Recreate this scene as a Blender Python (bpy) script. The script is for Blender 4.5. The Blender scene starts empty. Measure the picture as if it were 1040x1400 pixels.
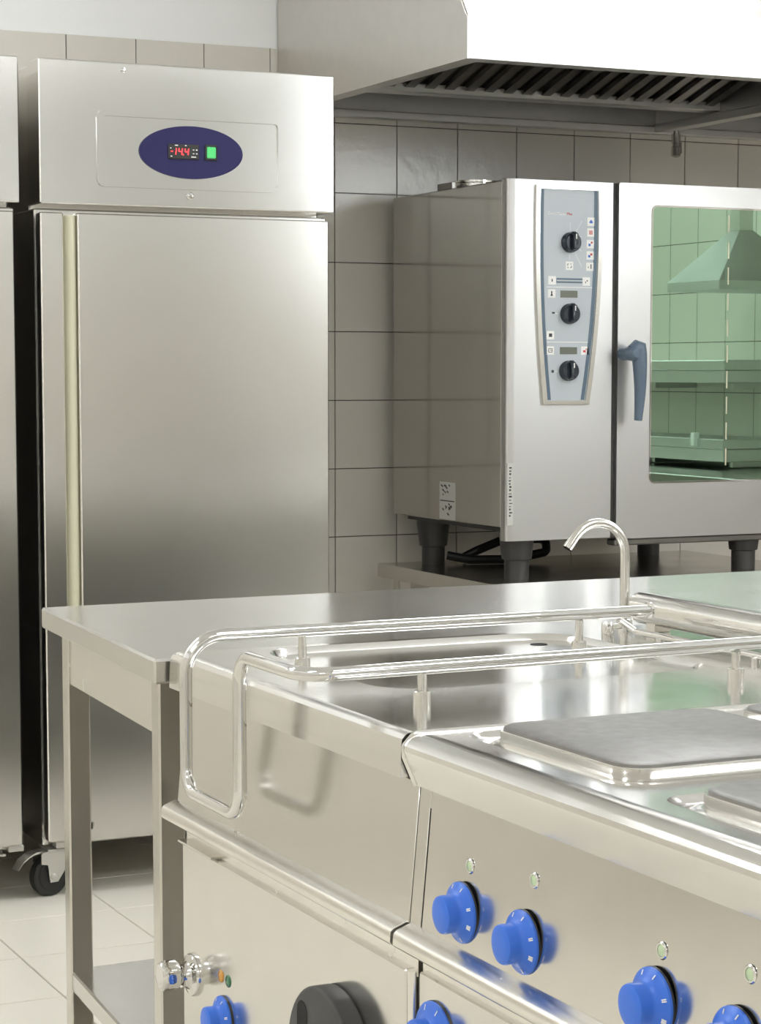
import bpy, bmesh, math, random
from mathutils import Vector, Matrix
random.seed(7)
S = bpy.context.scene
COL = S.collection
PI = math.pi

# ---------------------------------------------------------------- camera, world, exposure
cam_data = bpy.data.cameras.new('camera')
cam_data.sensor_fit = 'AUTO'
cam_data.sensor_width = 36.0
cam_data.lens = 2935.128 * 36.0 / 1400.0
cam_data.shift_y = 66.68 / 1400.0
cam_data.clip_start = 0.05
cam = bpy.data.objects.new('camera', cam_data)
COL.objects.link(cam)
cam.location = (0, 0, 1.275)
cam.rotation_euler = (math.radians(90 - 5.0612), 0, math.radians(-25.3551))
S.camera = cam
world = bpy.data.worlds.new('world')
S.world = world
world.use_nodes = True
world.node_tree.nodes['Background'].inputs[0].default_value = (0.85, 0.93, 1.0, 1)
world.node_tree.nodes['Background'].inputs[1].default_value = 1.0
S.view_settings.view_transform = 'Standard'
S.view_settings.look = 'None'
S.view_settings.gamma = 1.0
S.view_settings.use_curve_mapping = False
S.view_settings.exposure = 0.44
LAMP = 14.0            # ceiling diffuser strength
WINDOW = 7.5          # daylight through the windows
S.cycles.max_bounces = 12
S.cycles.glossy_bounces = 8
S.cycles.diffuse_bounces = 6
S.cycles.sample_clamp_indirect = 6.0
S.cycles.caustics_reflective = True

# ---------------------------------------------------------------- materials
def srgb(r, g, b):
    f = lambda c: (c / 255 / 12.92) if c / 255 <= 0.04045 else ((c / 255 + 0.055) / 1.055) ** 2.4
    return (f(r), f(g), f(b), 1)

def mat(name, color, rough=0.5, metal=0.0, spec=0.5, coat=0.0, emit=None, estr=0.0):
    m = bpy.data.materials.new(name); m.use_nodes = True
    b = m.node_tree.nodes['Principled BSDF']
    b.inputs['Base Color'].default_value = color
    b.inputs['Roughness'].default_value = rough
    b.inputs['Metallic'].default_value = metal
    b.inputs['Specular IOR Level'].default_value = spec
    b.inputs['Coat Weight'].default_value = coat
    b.inputs['Coat Roughness'].default_value = 0.1
    if emit:
        b.inputs['Emission Color'].default_value = emit
        b.inputs['Emission Strength'].default_value = estr
    return m

def nd(m, t, **kw):
    n = m.node_tree.nodes.new(t)
    for k, v in kw.items(): setattr(n, k, v)
    return n

def lk(m, a, b): m.node_tree.links.new(a, b)

def steel(name, color, r0, r1, scale=(1, 1, 1), nscale=6.0, wave=0.0, aniso=0.0, stretch=(0, 0, 1), tint=0.06, wscale=2.5):
    m = mat(name, color, (r0 + r1) / 2, 1.0)
    b = m.node_tree.nodes['Principled BSDF']
    geo = nd(m, 'ShaderNodeNewGeometry')
    mp = nd(m, 'ShaderNodeMapping'); mp.inputs['Scale'].default_value = scale
    lk(m, geo.outputs['Position'], mp.inputs['Vector'])
    n = nd(m, 'ShaderNodeTexNoise'); n.inputs['Scale'].default_value = nscale; n.inputs['Detail'].default_value = 5
    lk(m, mp.outputs['Vector'], n.inputs['Vector'])
    mr = nd(m, 'ShaderNodeMapRange'); mr.inputs['From Min'].default_value = 0.3; mr.inputs['From Max'].default_value = 0.7
    mr.inputs['To Min'].default_value = r0; mr.inputs['To Max'].default_value = r1
    lk(m, n.outputs['Fac'], mr.inputs['Value']); lk(m, mr.outputs['Result'], b.inputs['Roughness'])
    mx = nd(m, 'ShaderNodeMix', data_type='RGBA')
    c2 = tuple(c * (1 - tint) for c in color[:3]) + (1,)
    mx.inputs['A'].default_value = color; mx.inputs['B'].default_value = c2
    lk(m, n.outputs['Fac'], mx.inputs['Factor']); lk(m, mx.outputs['Result'], b.inputs['Base Color'])
    if aniso:
        b.inputs['Anisotropic'].default_value = aniso
        tg = nd(m, 'ShaderNodeCombineXYZ')          # reflections stretch across the brushing
        for i in range(3): tg.inputs[i].default_value = stretch[i]
        lk(m, tg.outputs[0], b.inputs['Tangent'])
    if wave:
        n2 = nd(m, 'ShaderNodeTexNoise'); n2.inputs['Scale'].default_value = wscale; n2.inputs['Detail'].default_value = 2
        lk(m, geo.outputs['Position'], n2.inputs['Vector'])
        bp = nd(m, 'ShaderNodeBump'); bp.inputs['Strength'].default_value = 1.0; bp.inputs['Distance'].default_value = wave
        lk(m, n2.outputs['Fac'], bp.inputs['Height']); lk(m, bp.outputs['Normal'], b.inputs['Normal'])
    return m

ST = (0.66, 0.64, 0.605, 1)
M_fridge = steel('brushed_steel', (0.80, 0.79, 0.765, 1), 0.18, 0.20, (2, 2, 400), 8, wave=0.003, aniso=0.35, tint=.02, wscale=1.5)
M_header = steel('header_steel', (0.80, 0.79, 0.77, 1), 0.13, 0.15, (2, 2, 300), 8, wave=0.004, tint=.02, wscale=1.5)
M_oven = steel('oven_steel', (0.68, 0.675, 0.67, 1), 0.36, 0.40, (1, 1, 300), 8, wave=0.002, tint=.02)
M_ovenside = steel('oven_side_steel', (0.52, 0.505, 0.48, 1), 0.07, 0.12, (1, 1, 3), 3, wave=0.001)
M_top = steel('worktop_steel', (0.80, 0.79, 0.765, 1), 0.11, 0.15, (3, 3, 3), 4, wave=0.0012, aniso=0.5, stretch=(.35, 1, 0))
M_table = steel('table_steel', (0.74, 0.73, 0.705, 1), 0.21, 0.24, (2, 4, 2), 3, wave=0.0008, aniso=0.8, stretch=(.4, .9, 0))
M_panel = steel('panel_steel', (0.72, 0.702, 0.665, 1), 0.13, 0.19, (3, 3, 3), 6, wave=0.003)
M_edge = steel('edge_steel', (0.82, 0.80, 0.755, 1), 0.22, 0.28, (3, 3, 3), 6)
M_leg = steel('leg_steel', (0.66, 0.635, 0.585, 1), 0.22, 0.27, (2, 2, 1), 4, tint=.04)
M_hood = steel('hood_steel', (0.70, 0.68, 0.65, 1), 0.28, 0.36, (4, 4, 4), 6, wave=0.003)
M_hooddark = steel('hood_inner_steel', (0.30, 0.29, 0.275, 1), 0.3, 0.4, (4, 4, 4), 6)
M_chrome = mat('chrome', (0.72, 0.715, 0.70, 1), 0.04, 1.0)
M_satin = mat('satin_chrome', (0.74, 0.73, 0.70, 1), 0.17, 1.0)
M_zinc = mat('zinc', (0.62, 0.61, 0.58, 1), 0.42, 1.0)
M_black = mat('black_plastic', (0.018, 0.018, 0.018, 1), 0.45)
M_gap = mat('dark_gap', (0.006, 0.006, 0.006, 1), 0.8)  # near-black, paints the shade inside gaps, slots and holes
M_gasket = mat('gasket', (0.05, 0.05, 0.048, 1), 0.5)
M_foot = mat('foot_plastic', (0.055, 0.053, 0.051, 1), 0.42)
M_handle = mat('handle_plastic', (0.045, 0.045, 0.045, 1), 0.5)
M_blue = mat('blue_plastic', srgb(56, 112, 218), 0.36, spec=0.45)
M_badge = mat('navy_badge', srgb(34, 30, 84), 0.45, spec=0.3)
M_cream = mat('cream_plastic', srgb(205, 203, 178), 0.4)
M_white = mat('white_print', srgb(240, 240, 238), 0.5)
M_slate = mat('slate_plastic', srgb(96, 112, 130), 0.35)
M_knobdark = mat('dark_knob', srgb(38, 45, 54), 0.25)
M_panelgrey = mat('panel_foil', srgb(190, 197, 203), 0.4)
M_stripe = mat('stripe_blue', srgb(92, 112, 130), 0.4)
M_lcd = mat('lcd', srgb(112, 116, 104), 0.25)
M_red = mat('red_print', srgb(200, 60, 55), 0.5)
M_bprint = mat('blue_print', srgb(60, 105, 195), 0.5)
M_kprint = mat('black_print', srgb(60, 60, 62), 0.5)
M_seg = mat('led_red', (0.5, 0.01, 0.01, 1), 0.4, emit=(1, 0.03, 0.04, 1), estr=2.6)
M_green = mat('lit_green', (0.05, 0.35, 0.1, 1), 0.3, emit=(0.10, 0.75, 0.22, 1), estr=0.38)
M_lensg = mat('green_lens', srgb(40, 110, 70), 0.15, coat=0.5)
M_lenso = mat('amber_lens', srgb(200, 140, 40), 0.15, coat=0.5)
M_lensp = mat('pale_lens', srgb(186, 208, 168), 0.12, coat=0.8)
M_rubber = mat('rubber', (0.012, 0.012, 0.012, 1), 0.55)
M_plate = steel('hotplate_iron', (0.30, 0.295, 0.285, 1), 0.36, 0.46, (6, 6, 6), 9, tint=0.15)
M_plate.node_tree.nodes['Principled BSDF'].inputs['Metallic'].default_value = 0.85
M_label = mat('label_grey', srgb(205, 205, 200), 0.4)
M_lamp = mat('lamp_diffuser', (0.9, 0.9, 0.9, 1), 0.5, emit=(0.97, 0.985, 1.0, 1), estr=LAMP)
M_lampbody = mat('lamp_body', (0.8, 0.8, 0.8, 1), 0.4)
M_day = mat('daylight_pane', (0.8, 0.85, 0.9, 1), 0.1, emit=(0.93, 0.98, 1.0, 1), estr=WINDOW)
M_frame = mat('window_frame', (0.75, 0.75, 0.74, 1), 0.4)
M_ceil = mat('ceiling_paint', (0.88, 0.88, 0.88, 1), 0.7)
M_cabinet = steel('dark_cabinet', (0.28, 0.265, 0.25, 1), 0.3, 0.4)

TW = 0.2025; TX0 = 2.8074; TZ0 = 1.9972
TF = 0.318; FX0 = 1.574; FY0 = 4.797
WALLC = (0.68, 0.65, 0.59, 1); FLOORC = (0.72, 0.69, 0.61, 1); GROUT = (0.075, 0.07, 0.062, 1)

def tile_bump(m, dist, scale):
    b = m.node_tree.nodes['Principled BSDF']
    geo = nd(m, 'ShaderNodeNewGeometry')
    n = nd(m, 'ShaderNodeTexNoise'); n.inputs['Scale'].default_value = scale; n.inputs['Detail'].default_value = 3
    lk(m, geo.outputs['Position'], n.inputs['Vector'])
    bp = nd(m, 'ShaderNodeBump'); bp.inputs['Distance'].default_value = dist
    lk(m, n.outputs['Fac'], bp.inputs['Height']); lk(m, bp.outputs['Normal'], b.inputs['Normal'])
    return m

M_tile = tile_bump(mat('wall_tile_glaze', WALLC, 0.20, spec=0.5), 0.0012, 26)
M_ftile = tile_bump(mat('floor_tile_glaze', FLOORC, 0.30, spec=0.5), 0.0006, 14)
M_grout = mat('grout', GROUT, 0.9)

def grid_mat(name, axes, pitch, origin, gap, tile, grout, rough, above=None):
    """tile colour with grout lines on a world grid; above a height plain white plaster"""
    m = mat(name, tile, rough)
    b = m.node_tree.nodes['Principled BSDF']
    geo = nd(m, 'ShaderNodeNewGeometry'); sp = nd(m, 'ShaderNodeSeparateXYZ')
    lk(m, geo.outputs['Position'], sp.inputs[0])
    def math_(op, a, bb=None):
        n = nd(m, 'ShaderNodeMath', operation=op)
        for i, v in enumerate((a, bb)):
            if v is None: continue
            if isinstance(v, (int, float)): n.inputs[i].default_value = v
            else: lk(m, v, n.inputs[i])
        return n.outputs[0]
    fac = None
    for ax, o in zip(axes, origin):
        f = math_('FRACT', math_('DIVIDE', math_('SUBTRACT', sp.outputs[ax], o - 100 * pitch), pitch))
        l = math_('LESS_THAN', math_('ABSOLUTE', math_('SUBTRACT', f, 0.5)), 0.5 - gap / pitch / 2)
        fac = l if fac is None else math_('MULTIPLY', fac, l)
    mx = nd(m, 'ShaderNodeMix', data_type='RGBA')
    mx.inputs['A'].default_value = grout; mx.inputs['B'].default_value = tile
    lk(m, fac, mx.inputs['Factor']); out = mx.outputs['Result']
    if above is not None:
        g = math_('GREATER_THAN', sp.outputs['Z'], above)
        m2 = nd(m, 'ShaderNodeMix', data_type='RGBA'); m2.inputs['B'].default_value = (0.90, 0.91, 0.91, 1)
        lk(m, g, m2.inputs['Factor']); lk(m, out, m2.inputs['A']); out = m2.outputs['Result']
    lk(m, out, b.inputs['Base Color'])
    return m

M_wallx = grid_mat('tiled_wall_x', ('X', 'Z'), TW, (TX0, TZ0), 0.003, WALLC, GROUT, 0.2, TZ0 + TW)
M_wally = grid_mat('tiled_wall_y', ('Y', 'Z'), TW, (0.03, TZ0), 0.003, WALLC, GROUT, 0.2, TZ0 + TW)
M_wallback = grid_mat('tiled_wall_back', ('X', 'Z'), TW, (TX0, TZ0), 0.003, WALLC, GROUT, 0.3, TZ0 + TW - 0.001)
M_floor = grid_mat('tiled_floor', ('X', 'Y'), TF, (FX0, FY0), 0.003, FLOORC, GROUT, 0.3)

# ---------------------------------------------------------------- mesh helpers
OFF = {}      # world offset of every thing's root and parts

def rrect(x0, x1, y0, y1, r, n=6):
    pts = []
    for cx, cy, a0 in ((x1 - r, y1 - r, 0), (x0 + r, y1 - r, 90), (x0 + r, y0 + r, 180), (x1 - r, y0 + r, 270)):
        for i in range(n + 1):
            a = math.radians(a0 + 90 * i / n); pts.append((cx + r * math.cos(a), cy + r * math.sin(a)))
    return pts

def ellipse(cx, cy, a, b, n=48):
    return [(cx + a * math.cos(2 * PI * i / n), cy + b * math.sin(2 * PI * i / n)) for i in range(n)]

def fillet(path, rad, n=8):
    """round the inner corners of a polyline"""
    P = [Vector(p) for p in path]; out = [P[0]]
    for i in range(1, len(P) - 1):
        r = rad[i - 1] if isinstance(rad, (list, tuple)) else rad
        a = (P[i - 1] - P[i]).normalized(); b = (P[i + 1] - P[i]).normalized()
        ang = a.angle(b); d = r / math.tan(ang / 2)
        bis = (a + b).normalized(); c = P[i] + bis * (r / math.sin(ang / 2))
        s = P[i] + a * d - c; e = P[i] + b * d - c
        w = s.angle(e)
        for k in range(n + 1):
            t = k / n
            out.append(c + (s * math.sin((1 - t) * w) + e * math.sin(t * w)) / math.sin(w))
    out.append(P[-1])
    return out

class MB:
    def __init__(self): self.bm = bmesh.new(); self.mi = 0
    def _poly(self, bottom, top, bev=0.0, seg=1):
        bm = self.bm
        vb = [bm.verts.new(p) for p in bottom]; vt = [bm.verts.new(p) for p in top]
        n = len(vb); fs = [bm.faces.new(vb[::-1]), bm.faces.new(vt)]
        for i in range(n):
            j = (i + 1) % n; fs.append(bm.faces.new((vb[i], vb[j], vt[j], vt[i])))
        for f in fs: f.material_index = self.mi
        bmesh.ops.recalc_face_normals(bm, faces=fs)
        if bev:
            ed = set(e for f in fs for e in f.edges if e.calc_face_angle(0) > math.radians(25))
            r = bmesh.ops.bevel(bm, geom=list(ed), offset=bev, offset_type='OFFSET', segments=seg, profile=0.5, affect='EDGES', clamp_overlap=True)
            for f in r['faces']: f.material_index = self.mi
        return self
    def box(self, x0, x1, y0, y1, z0, z1, bev=0.0, seg=1):
        q = [(x0, y0), (x1, y0), (x1, y1), (x0, y1)]
        return self._poly([(x, y, z0) for x, y in q], [(x, y, z1) for x, y in q], bev, seg)
    def py(self, poly, y0, y1, bev=0, seg=1): return self._poly([(x, y0, z) for x, z in poly], [(x, y1, z) for x, z in poly], bev, seg)
    def px(self, poly, x0, x1, bev=0, seg=1): return self._poly([(x0, y, z) for y, z in poly], [(x1, y, z) for y, z in poly], bev, seg)
    def pz(self, poly, z0, z1, bev=0, seg=1): return self._poly([(x, y, z0) for x, y in poly], [(x, y, z1) for x, y in poly], bev, seg)
    def loft(self, loops, cap0=True, cap1=True, closed=True):
        bm = self.bm; L = [[bm.verts.new(p) for p in lp] for lp in loops]; fs = []
        n = len(L[0])
        for a, b in zip(L, L[1:]):
            for i in range(n if closed else n - 1):
                j = (i + 1) % n; fs.append(bm.faces.new((a[i], a[j], b[j], b[i])))
        if cap0: fs.append(bm.faces.new(L[0][::-1]))
        if cap1: fs.append(bm.faces.new(L[-1]))
        for f in fs: f.material_index = self.mi
        bmesh.ops.recalc_face_normals(bm, faces=fs)
        return self
    def lathe(self, prof, o, ax, n=32):
        o = Vector(o); ax = Vector(ax).normalized()
        u = ax.orthogonal().normalized(); v = ax.cross(u)
        loops = [[tuple(o + ax * h + (u * math.cos(2 * PI * i / n) + v * math.sin(2 * PI * i / n)) * max(r, 1e-5)) for i in range(n)] for r, h in prof]
        return self.loft(loops)
    def tube(self, pts, r, n=14, caps=True):
        P = [Vector(p) for p in pts]; loops = []; nrm = None
        for i, p in enumerate(P):
            t = ((P[min(i + 1, len(P) - 1)] - P[i]).normalized() + (P[i] - P[max(i - 1, 0)]).normalized()).normalized()
            nrm = (t.orthogonal() if nrm is None else nrm - t * nrm.dot(t)).normalized()
            b = t.cross(nrm); rr = r[i] if isinstance(r, (list, tuple)) else r
            loops.append([tuple(p + (nrm * math.cos(2 * PI * k / n) + b * math.sin(2 * PI * k / n)) * rr) for k in range(n)])
        return self.loft(loops, caps, caps)
    def plate(self, outer, holes, z, flip=False):
        """flat face with holes"""
        bm = self.bm; ed = []
        for lp in [outer] + holes:
            vs = [bm.verts.new((x, y, z)) for x, y in lp]
            ed += [bm.edges.new((vs[i], vs[(i + 1) % len(vs)])) for i in range(len(vs))]
        r = bmesh.ops.triangle_fill(bm, use_beauty=True, use_dissolve=False, edges=ed)
        for f in r['geom']:
            if isinstance(f, bmesh.types.BMFace):
                f.material_index = self.mi
                f.normal_update()
                if f.normal.z < 0: f.normal_flip()
        return self
    def ring(self, outer, inner, fn, d0, d1):
        """frame between two loops of equal length, extruded along the third axis by fn(u, v, d)"""
        bm = self.bm; n = len(outer)
        A = [bm.verts.new(fn(u, v, d0)) for u, v in outer]; B = [bm.verts.new(fn(u, v, d0)) for u, v in inner]
        A2 = [bm.verts.new(fn(u, v, d1)) for u, v in outer]; B2 = [bm.verts.new(fn(u, v, d1)) for u, v in inner]
        fs = []
        for i in range(n):
            j = (i + 1) % n
            for q in ((A[i], A[j], B[j], B[i]), (A2[i], B2[i], B2[j], A2[j]), (A[i], A2[i], A2[j], A[j]), (B[i], B[j], B2[j], B2[i])):
                fs.append(bm.faces.new(q))
        for f in fs: f.material_index = self.mi
        bmesh.ops.recalc_face_normals(bm, faces=fs)
        return self
    def build(self, name, m, parent=None, origin=None, angle=35):
        off = Vector(OFF[parent.name]) if parent else Vector(origin or (0, 0, 0))
        bmesh.ops.translate(self.bm, verts=self.bm.verts, vec=-off)
        me = bpy.data.meshes.new(name); self.bm.to_mesh(me); self.bm.free()
        for mm in (m if isinstance(m, (list, tuple)) else [m]): me.materials.append(mm)
        for p in me.polygons: p.use_smooth = True
        me.set_sharp_from_angle(angle=math.radians(angle))
        o = bpy.data.objects.new(name, me); COL.objects.link(o)
        if parent: o.parent = parent
        else: o.location = off
        OFF[o.name] = tuple(off)
        return o

def thing(name, label, cat, loc, group=None):
    o = bpy.data.objects.new(name, None); COL.objects.link(o)
    o.empty_display_size = 0.05; o.location = loc
    o['label'] = label; o['category'] = cat
    if group: o['group'] = group
    OFF[o.name] = tuple(loc)
    return o

def tag(o, label, cat, group=None):
    o['label'] = label; o['category'] = cat
    if group: o['group'] = group
    return o

def struct(o): o['kind'] = 'structure'; return o

def copy_tree(o, parent=None):
    c = o.copy(); COL.objects.link(c)
    if parent: c.parent = parent
    for ch in list(o.children): copy_tree(ch, c)
    return c

def place(me_obj, name, parent, world):
    """another object on the same mesh data"""
    o = bpy.data.objects.new(name, me_obj.data); COL.objects.link(o)
    o.parent = parent; off = Vector(OFF[parent.name]); o.location = Vector(world) - off
    return o

# ---------------------------------------------------------------- the room
XL, XR, YF, YB, ZC = -1.9, 4.95, -3.5, 5.81, 2.95
floor = struct(MB().box(XL - .1, XR + .1, YF - .1, YB + .1, -0.12, -0.004).build('floor', M_floor))
ceiling = struct(MB().box(XL - .1, XR + .1, YF - .1, YB + .1, ZC, ZC + .1).build('ceiling', M_ceil))
wall_back = struct(MB().box(XL - .1, XR + .1, YB + 0.004, YB + .15, -0.004, ZC).build('wall_back', M_wallback))
wall_left = struct(MB().box(XL - .1, XL, YF, YB + .004, -0.004, ZC).build('wall_left', M_wally))
wall_front = struct(MB().box(XL, XR, YF - .1, YF, -0.004, ZC).build('wall_front', M_wallx))
wall_right = struct(MB().box(XR, XR + .1, YF, YB + .004, -0.004, ZC).build('wall_right', M_wally))

# wall tiles behind the fridges, oven and hood, one by one
def tile_mesh(w, t, ch, g):
    b = MB(); h = (w - g) / 2
    a = [(-h, 0, -h), (h, 0, -h), (h, 0, h), (-h, 0, h)]
    m_ = [(-h, -(t - ch), -h), (h, -(t - ch), -h), (h, -(t - ch), h), (-h, -(t - ch), h)]
    k = h - ch
    c = [(-k, -t, -k), (k, -t, -k), (k, -t, k), (-k, -t, k)]
    b.loft([a, m_, c], cap0=False)
    return b
proto = tile_mesh(TW, 0.004, 0.001, 0.0026).build('wall_tile', M_tile, wall_back)
first = True
for r in range(-1, 10):
    for k in range(-8, 10):
        w = (TX0 + (k + .5) * TW, YB + 0.004, TZ0 - (r + .5) * TW)
        o = proto if first else place(proto, 'wall_tile', wall_back, w)
        o.location = w; first = False
        o.rotation_euler = (random.uniform(-.003, .003), 0, random.uniform(-.003, .003))
# floor tiles in front of and under the fridges
b = MB(); h = (TF - .0042) / 2; c = h - .001
b.loft([[(-h, -h, -.004), (h, -h, -.004), (h, h, -.004), (-h, h, -.004)], [(-h, -h, -.001), (h, -h, -.001), (h, h, -.001), (-h, h, -.001)],
        [(-c, -c, 0), (c, -c, 0), (c, c, 0), (-c, c, 0)]], cap0=False)
fproto = b.build('floor_tile', M_ftile, floor)
first = True
for i in range(-5, 7):
    for j in range(-6, 3):
        w = (FX0 + (i + .5) * TF, FY0 + (j + .5) * TF, 0)
        o = fproto if first else place(fproto, 'floor_tile', floor, w)
        o.location = w; first = False
        o.rotation_euler = (random.uniform(-.001, .001), random.uniform(-.001, .001), 0)

# windows high on the right wall and on the wall behind the camera
def window(name, x0, x1, y0, y1, z0, z1):
    t = 0.05
    fr = MB()
    if x1 - x0 < y1 - y0:
        for a, bb in ((y0, y0 + t), (y1 - t, y1), ((y0 + y1) / 2 - t / 2, (y0 + y1) / 2 + t / 2)): fr.box(x0, x1, a, bb, z0, z1, .004)
        for a, bb in ((z0, z0 + t), (z1 - t, z1)): fr.box(x0, x1, y0, y1, a, bb, .004)
        pane = MB().box(x0 + .02, x1 - .01, y0 + .01, y1 - .01, z0 + .01, z1 - .01)
    else:
        for a, bb in ((x0, x0 + t), (x1 - t, x1), ((x0 + x1) / 2 - t / 2, (x0 + x1) / 2 + t / 2)): fr.box(a, bb, y0, y1, z0, z1, .004)
        for a, bb in ((z0, z0 + t), (z1 - t, z1)): fr.box(x0, x1, y0, y1, a, bb, .004)
        pane = MB().box(x0 + .01, x1 - .01, y0 + .01, y1 - .02, z0 + .01, z1 - .01)
    o = struct(fr.build(name, M_frame)); pane.build('pane', M_day, o)
window('window_1', XR - .05, XR, -0.7, 2.2, 1.95, 2.8)

# unseen ceiling lamps; the far left corner one is added to brighten the wall
for x, y, where in ((-0.6, -1.6, 'at the back left, far behind the island'), (2.2, -1.6, 'at the back right, far behind the island'), (-0.6, 1.4, 'over the aisle left of the blue knobs'),
                    (2.2, 1.0, 'straight above the square hot plates'), (-0.3, 4.2, 'in front of the fridge cut off at the left'), (-1.05, 4.75, 'added in the far left corner to brighten the white wall'),
                    (2.98, 4.42, 'close before the hood front'), (4.2, 3.3, 'over the side counter by the right wall')):
    lp = thing('ceiling_lamp', 'long white ceiling lamp ' + where, 'lamp', (x, y, ZC - .08), 'ceiling lamps')
    MB().box(x - .65, x + .65, y - .18, y + .18, ZC - .07, ZC, .01).build('housing', M_lampbody, lp)
    MB().box(x - .62, x + .62, y - .15, y + .15, ZC - .08, ZC - .068, .003).build('diffuser', M_lamp, lp)

# dark cabinet added to darken the fridge door reflections; counter behind the island
cb = thing('added_dark_cabinet', 'low dark steel cabinet added across the aisle to darken the fridge door reflection', 'cabinet', (3.35, .3, 0))
MB().box(2.6, 4.1, 0.0, 0.62, 0.1, 0.82, .006).build('body', M_cabinet, cb)
MB().box(2.58, 4.12, -.02, 0.64, 0.82, 0.86, .004).build('worktop', M_cabinet, cb)
MB().box(2.65, 4.05, .05, .58, 0.0, 0.1).build('plinth', M_black, cb)
bc = thing('back_counter', 'closed steel counter backing onto the cooking island behind the polished tube', 'counter', (2.3, 2.1, 0))
MB().box(1.875, 2.70, 1.31, 2.866, 0.1, 0.82, .003).build('body', M_cabinet, bc)
MB().box(1.865, 2.72, 1.31, 2.868, 0.82, 0.86, .003).build('worktop', M_edge, bc)
MB().box(1.90, 2.66, 1.35, 2.84, 0.0, 0.1).build('plinth', M_black, bc)

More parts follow.
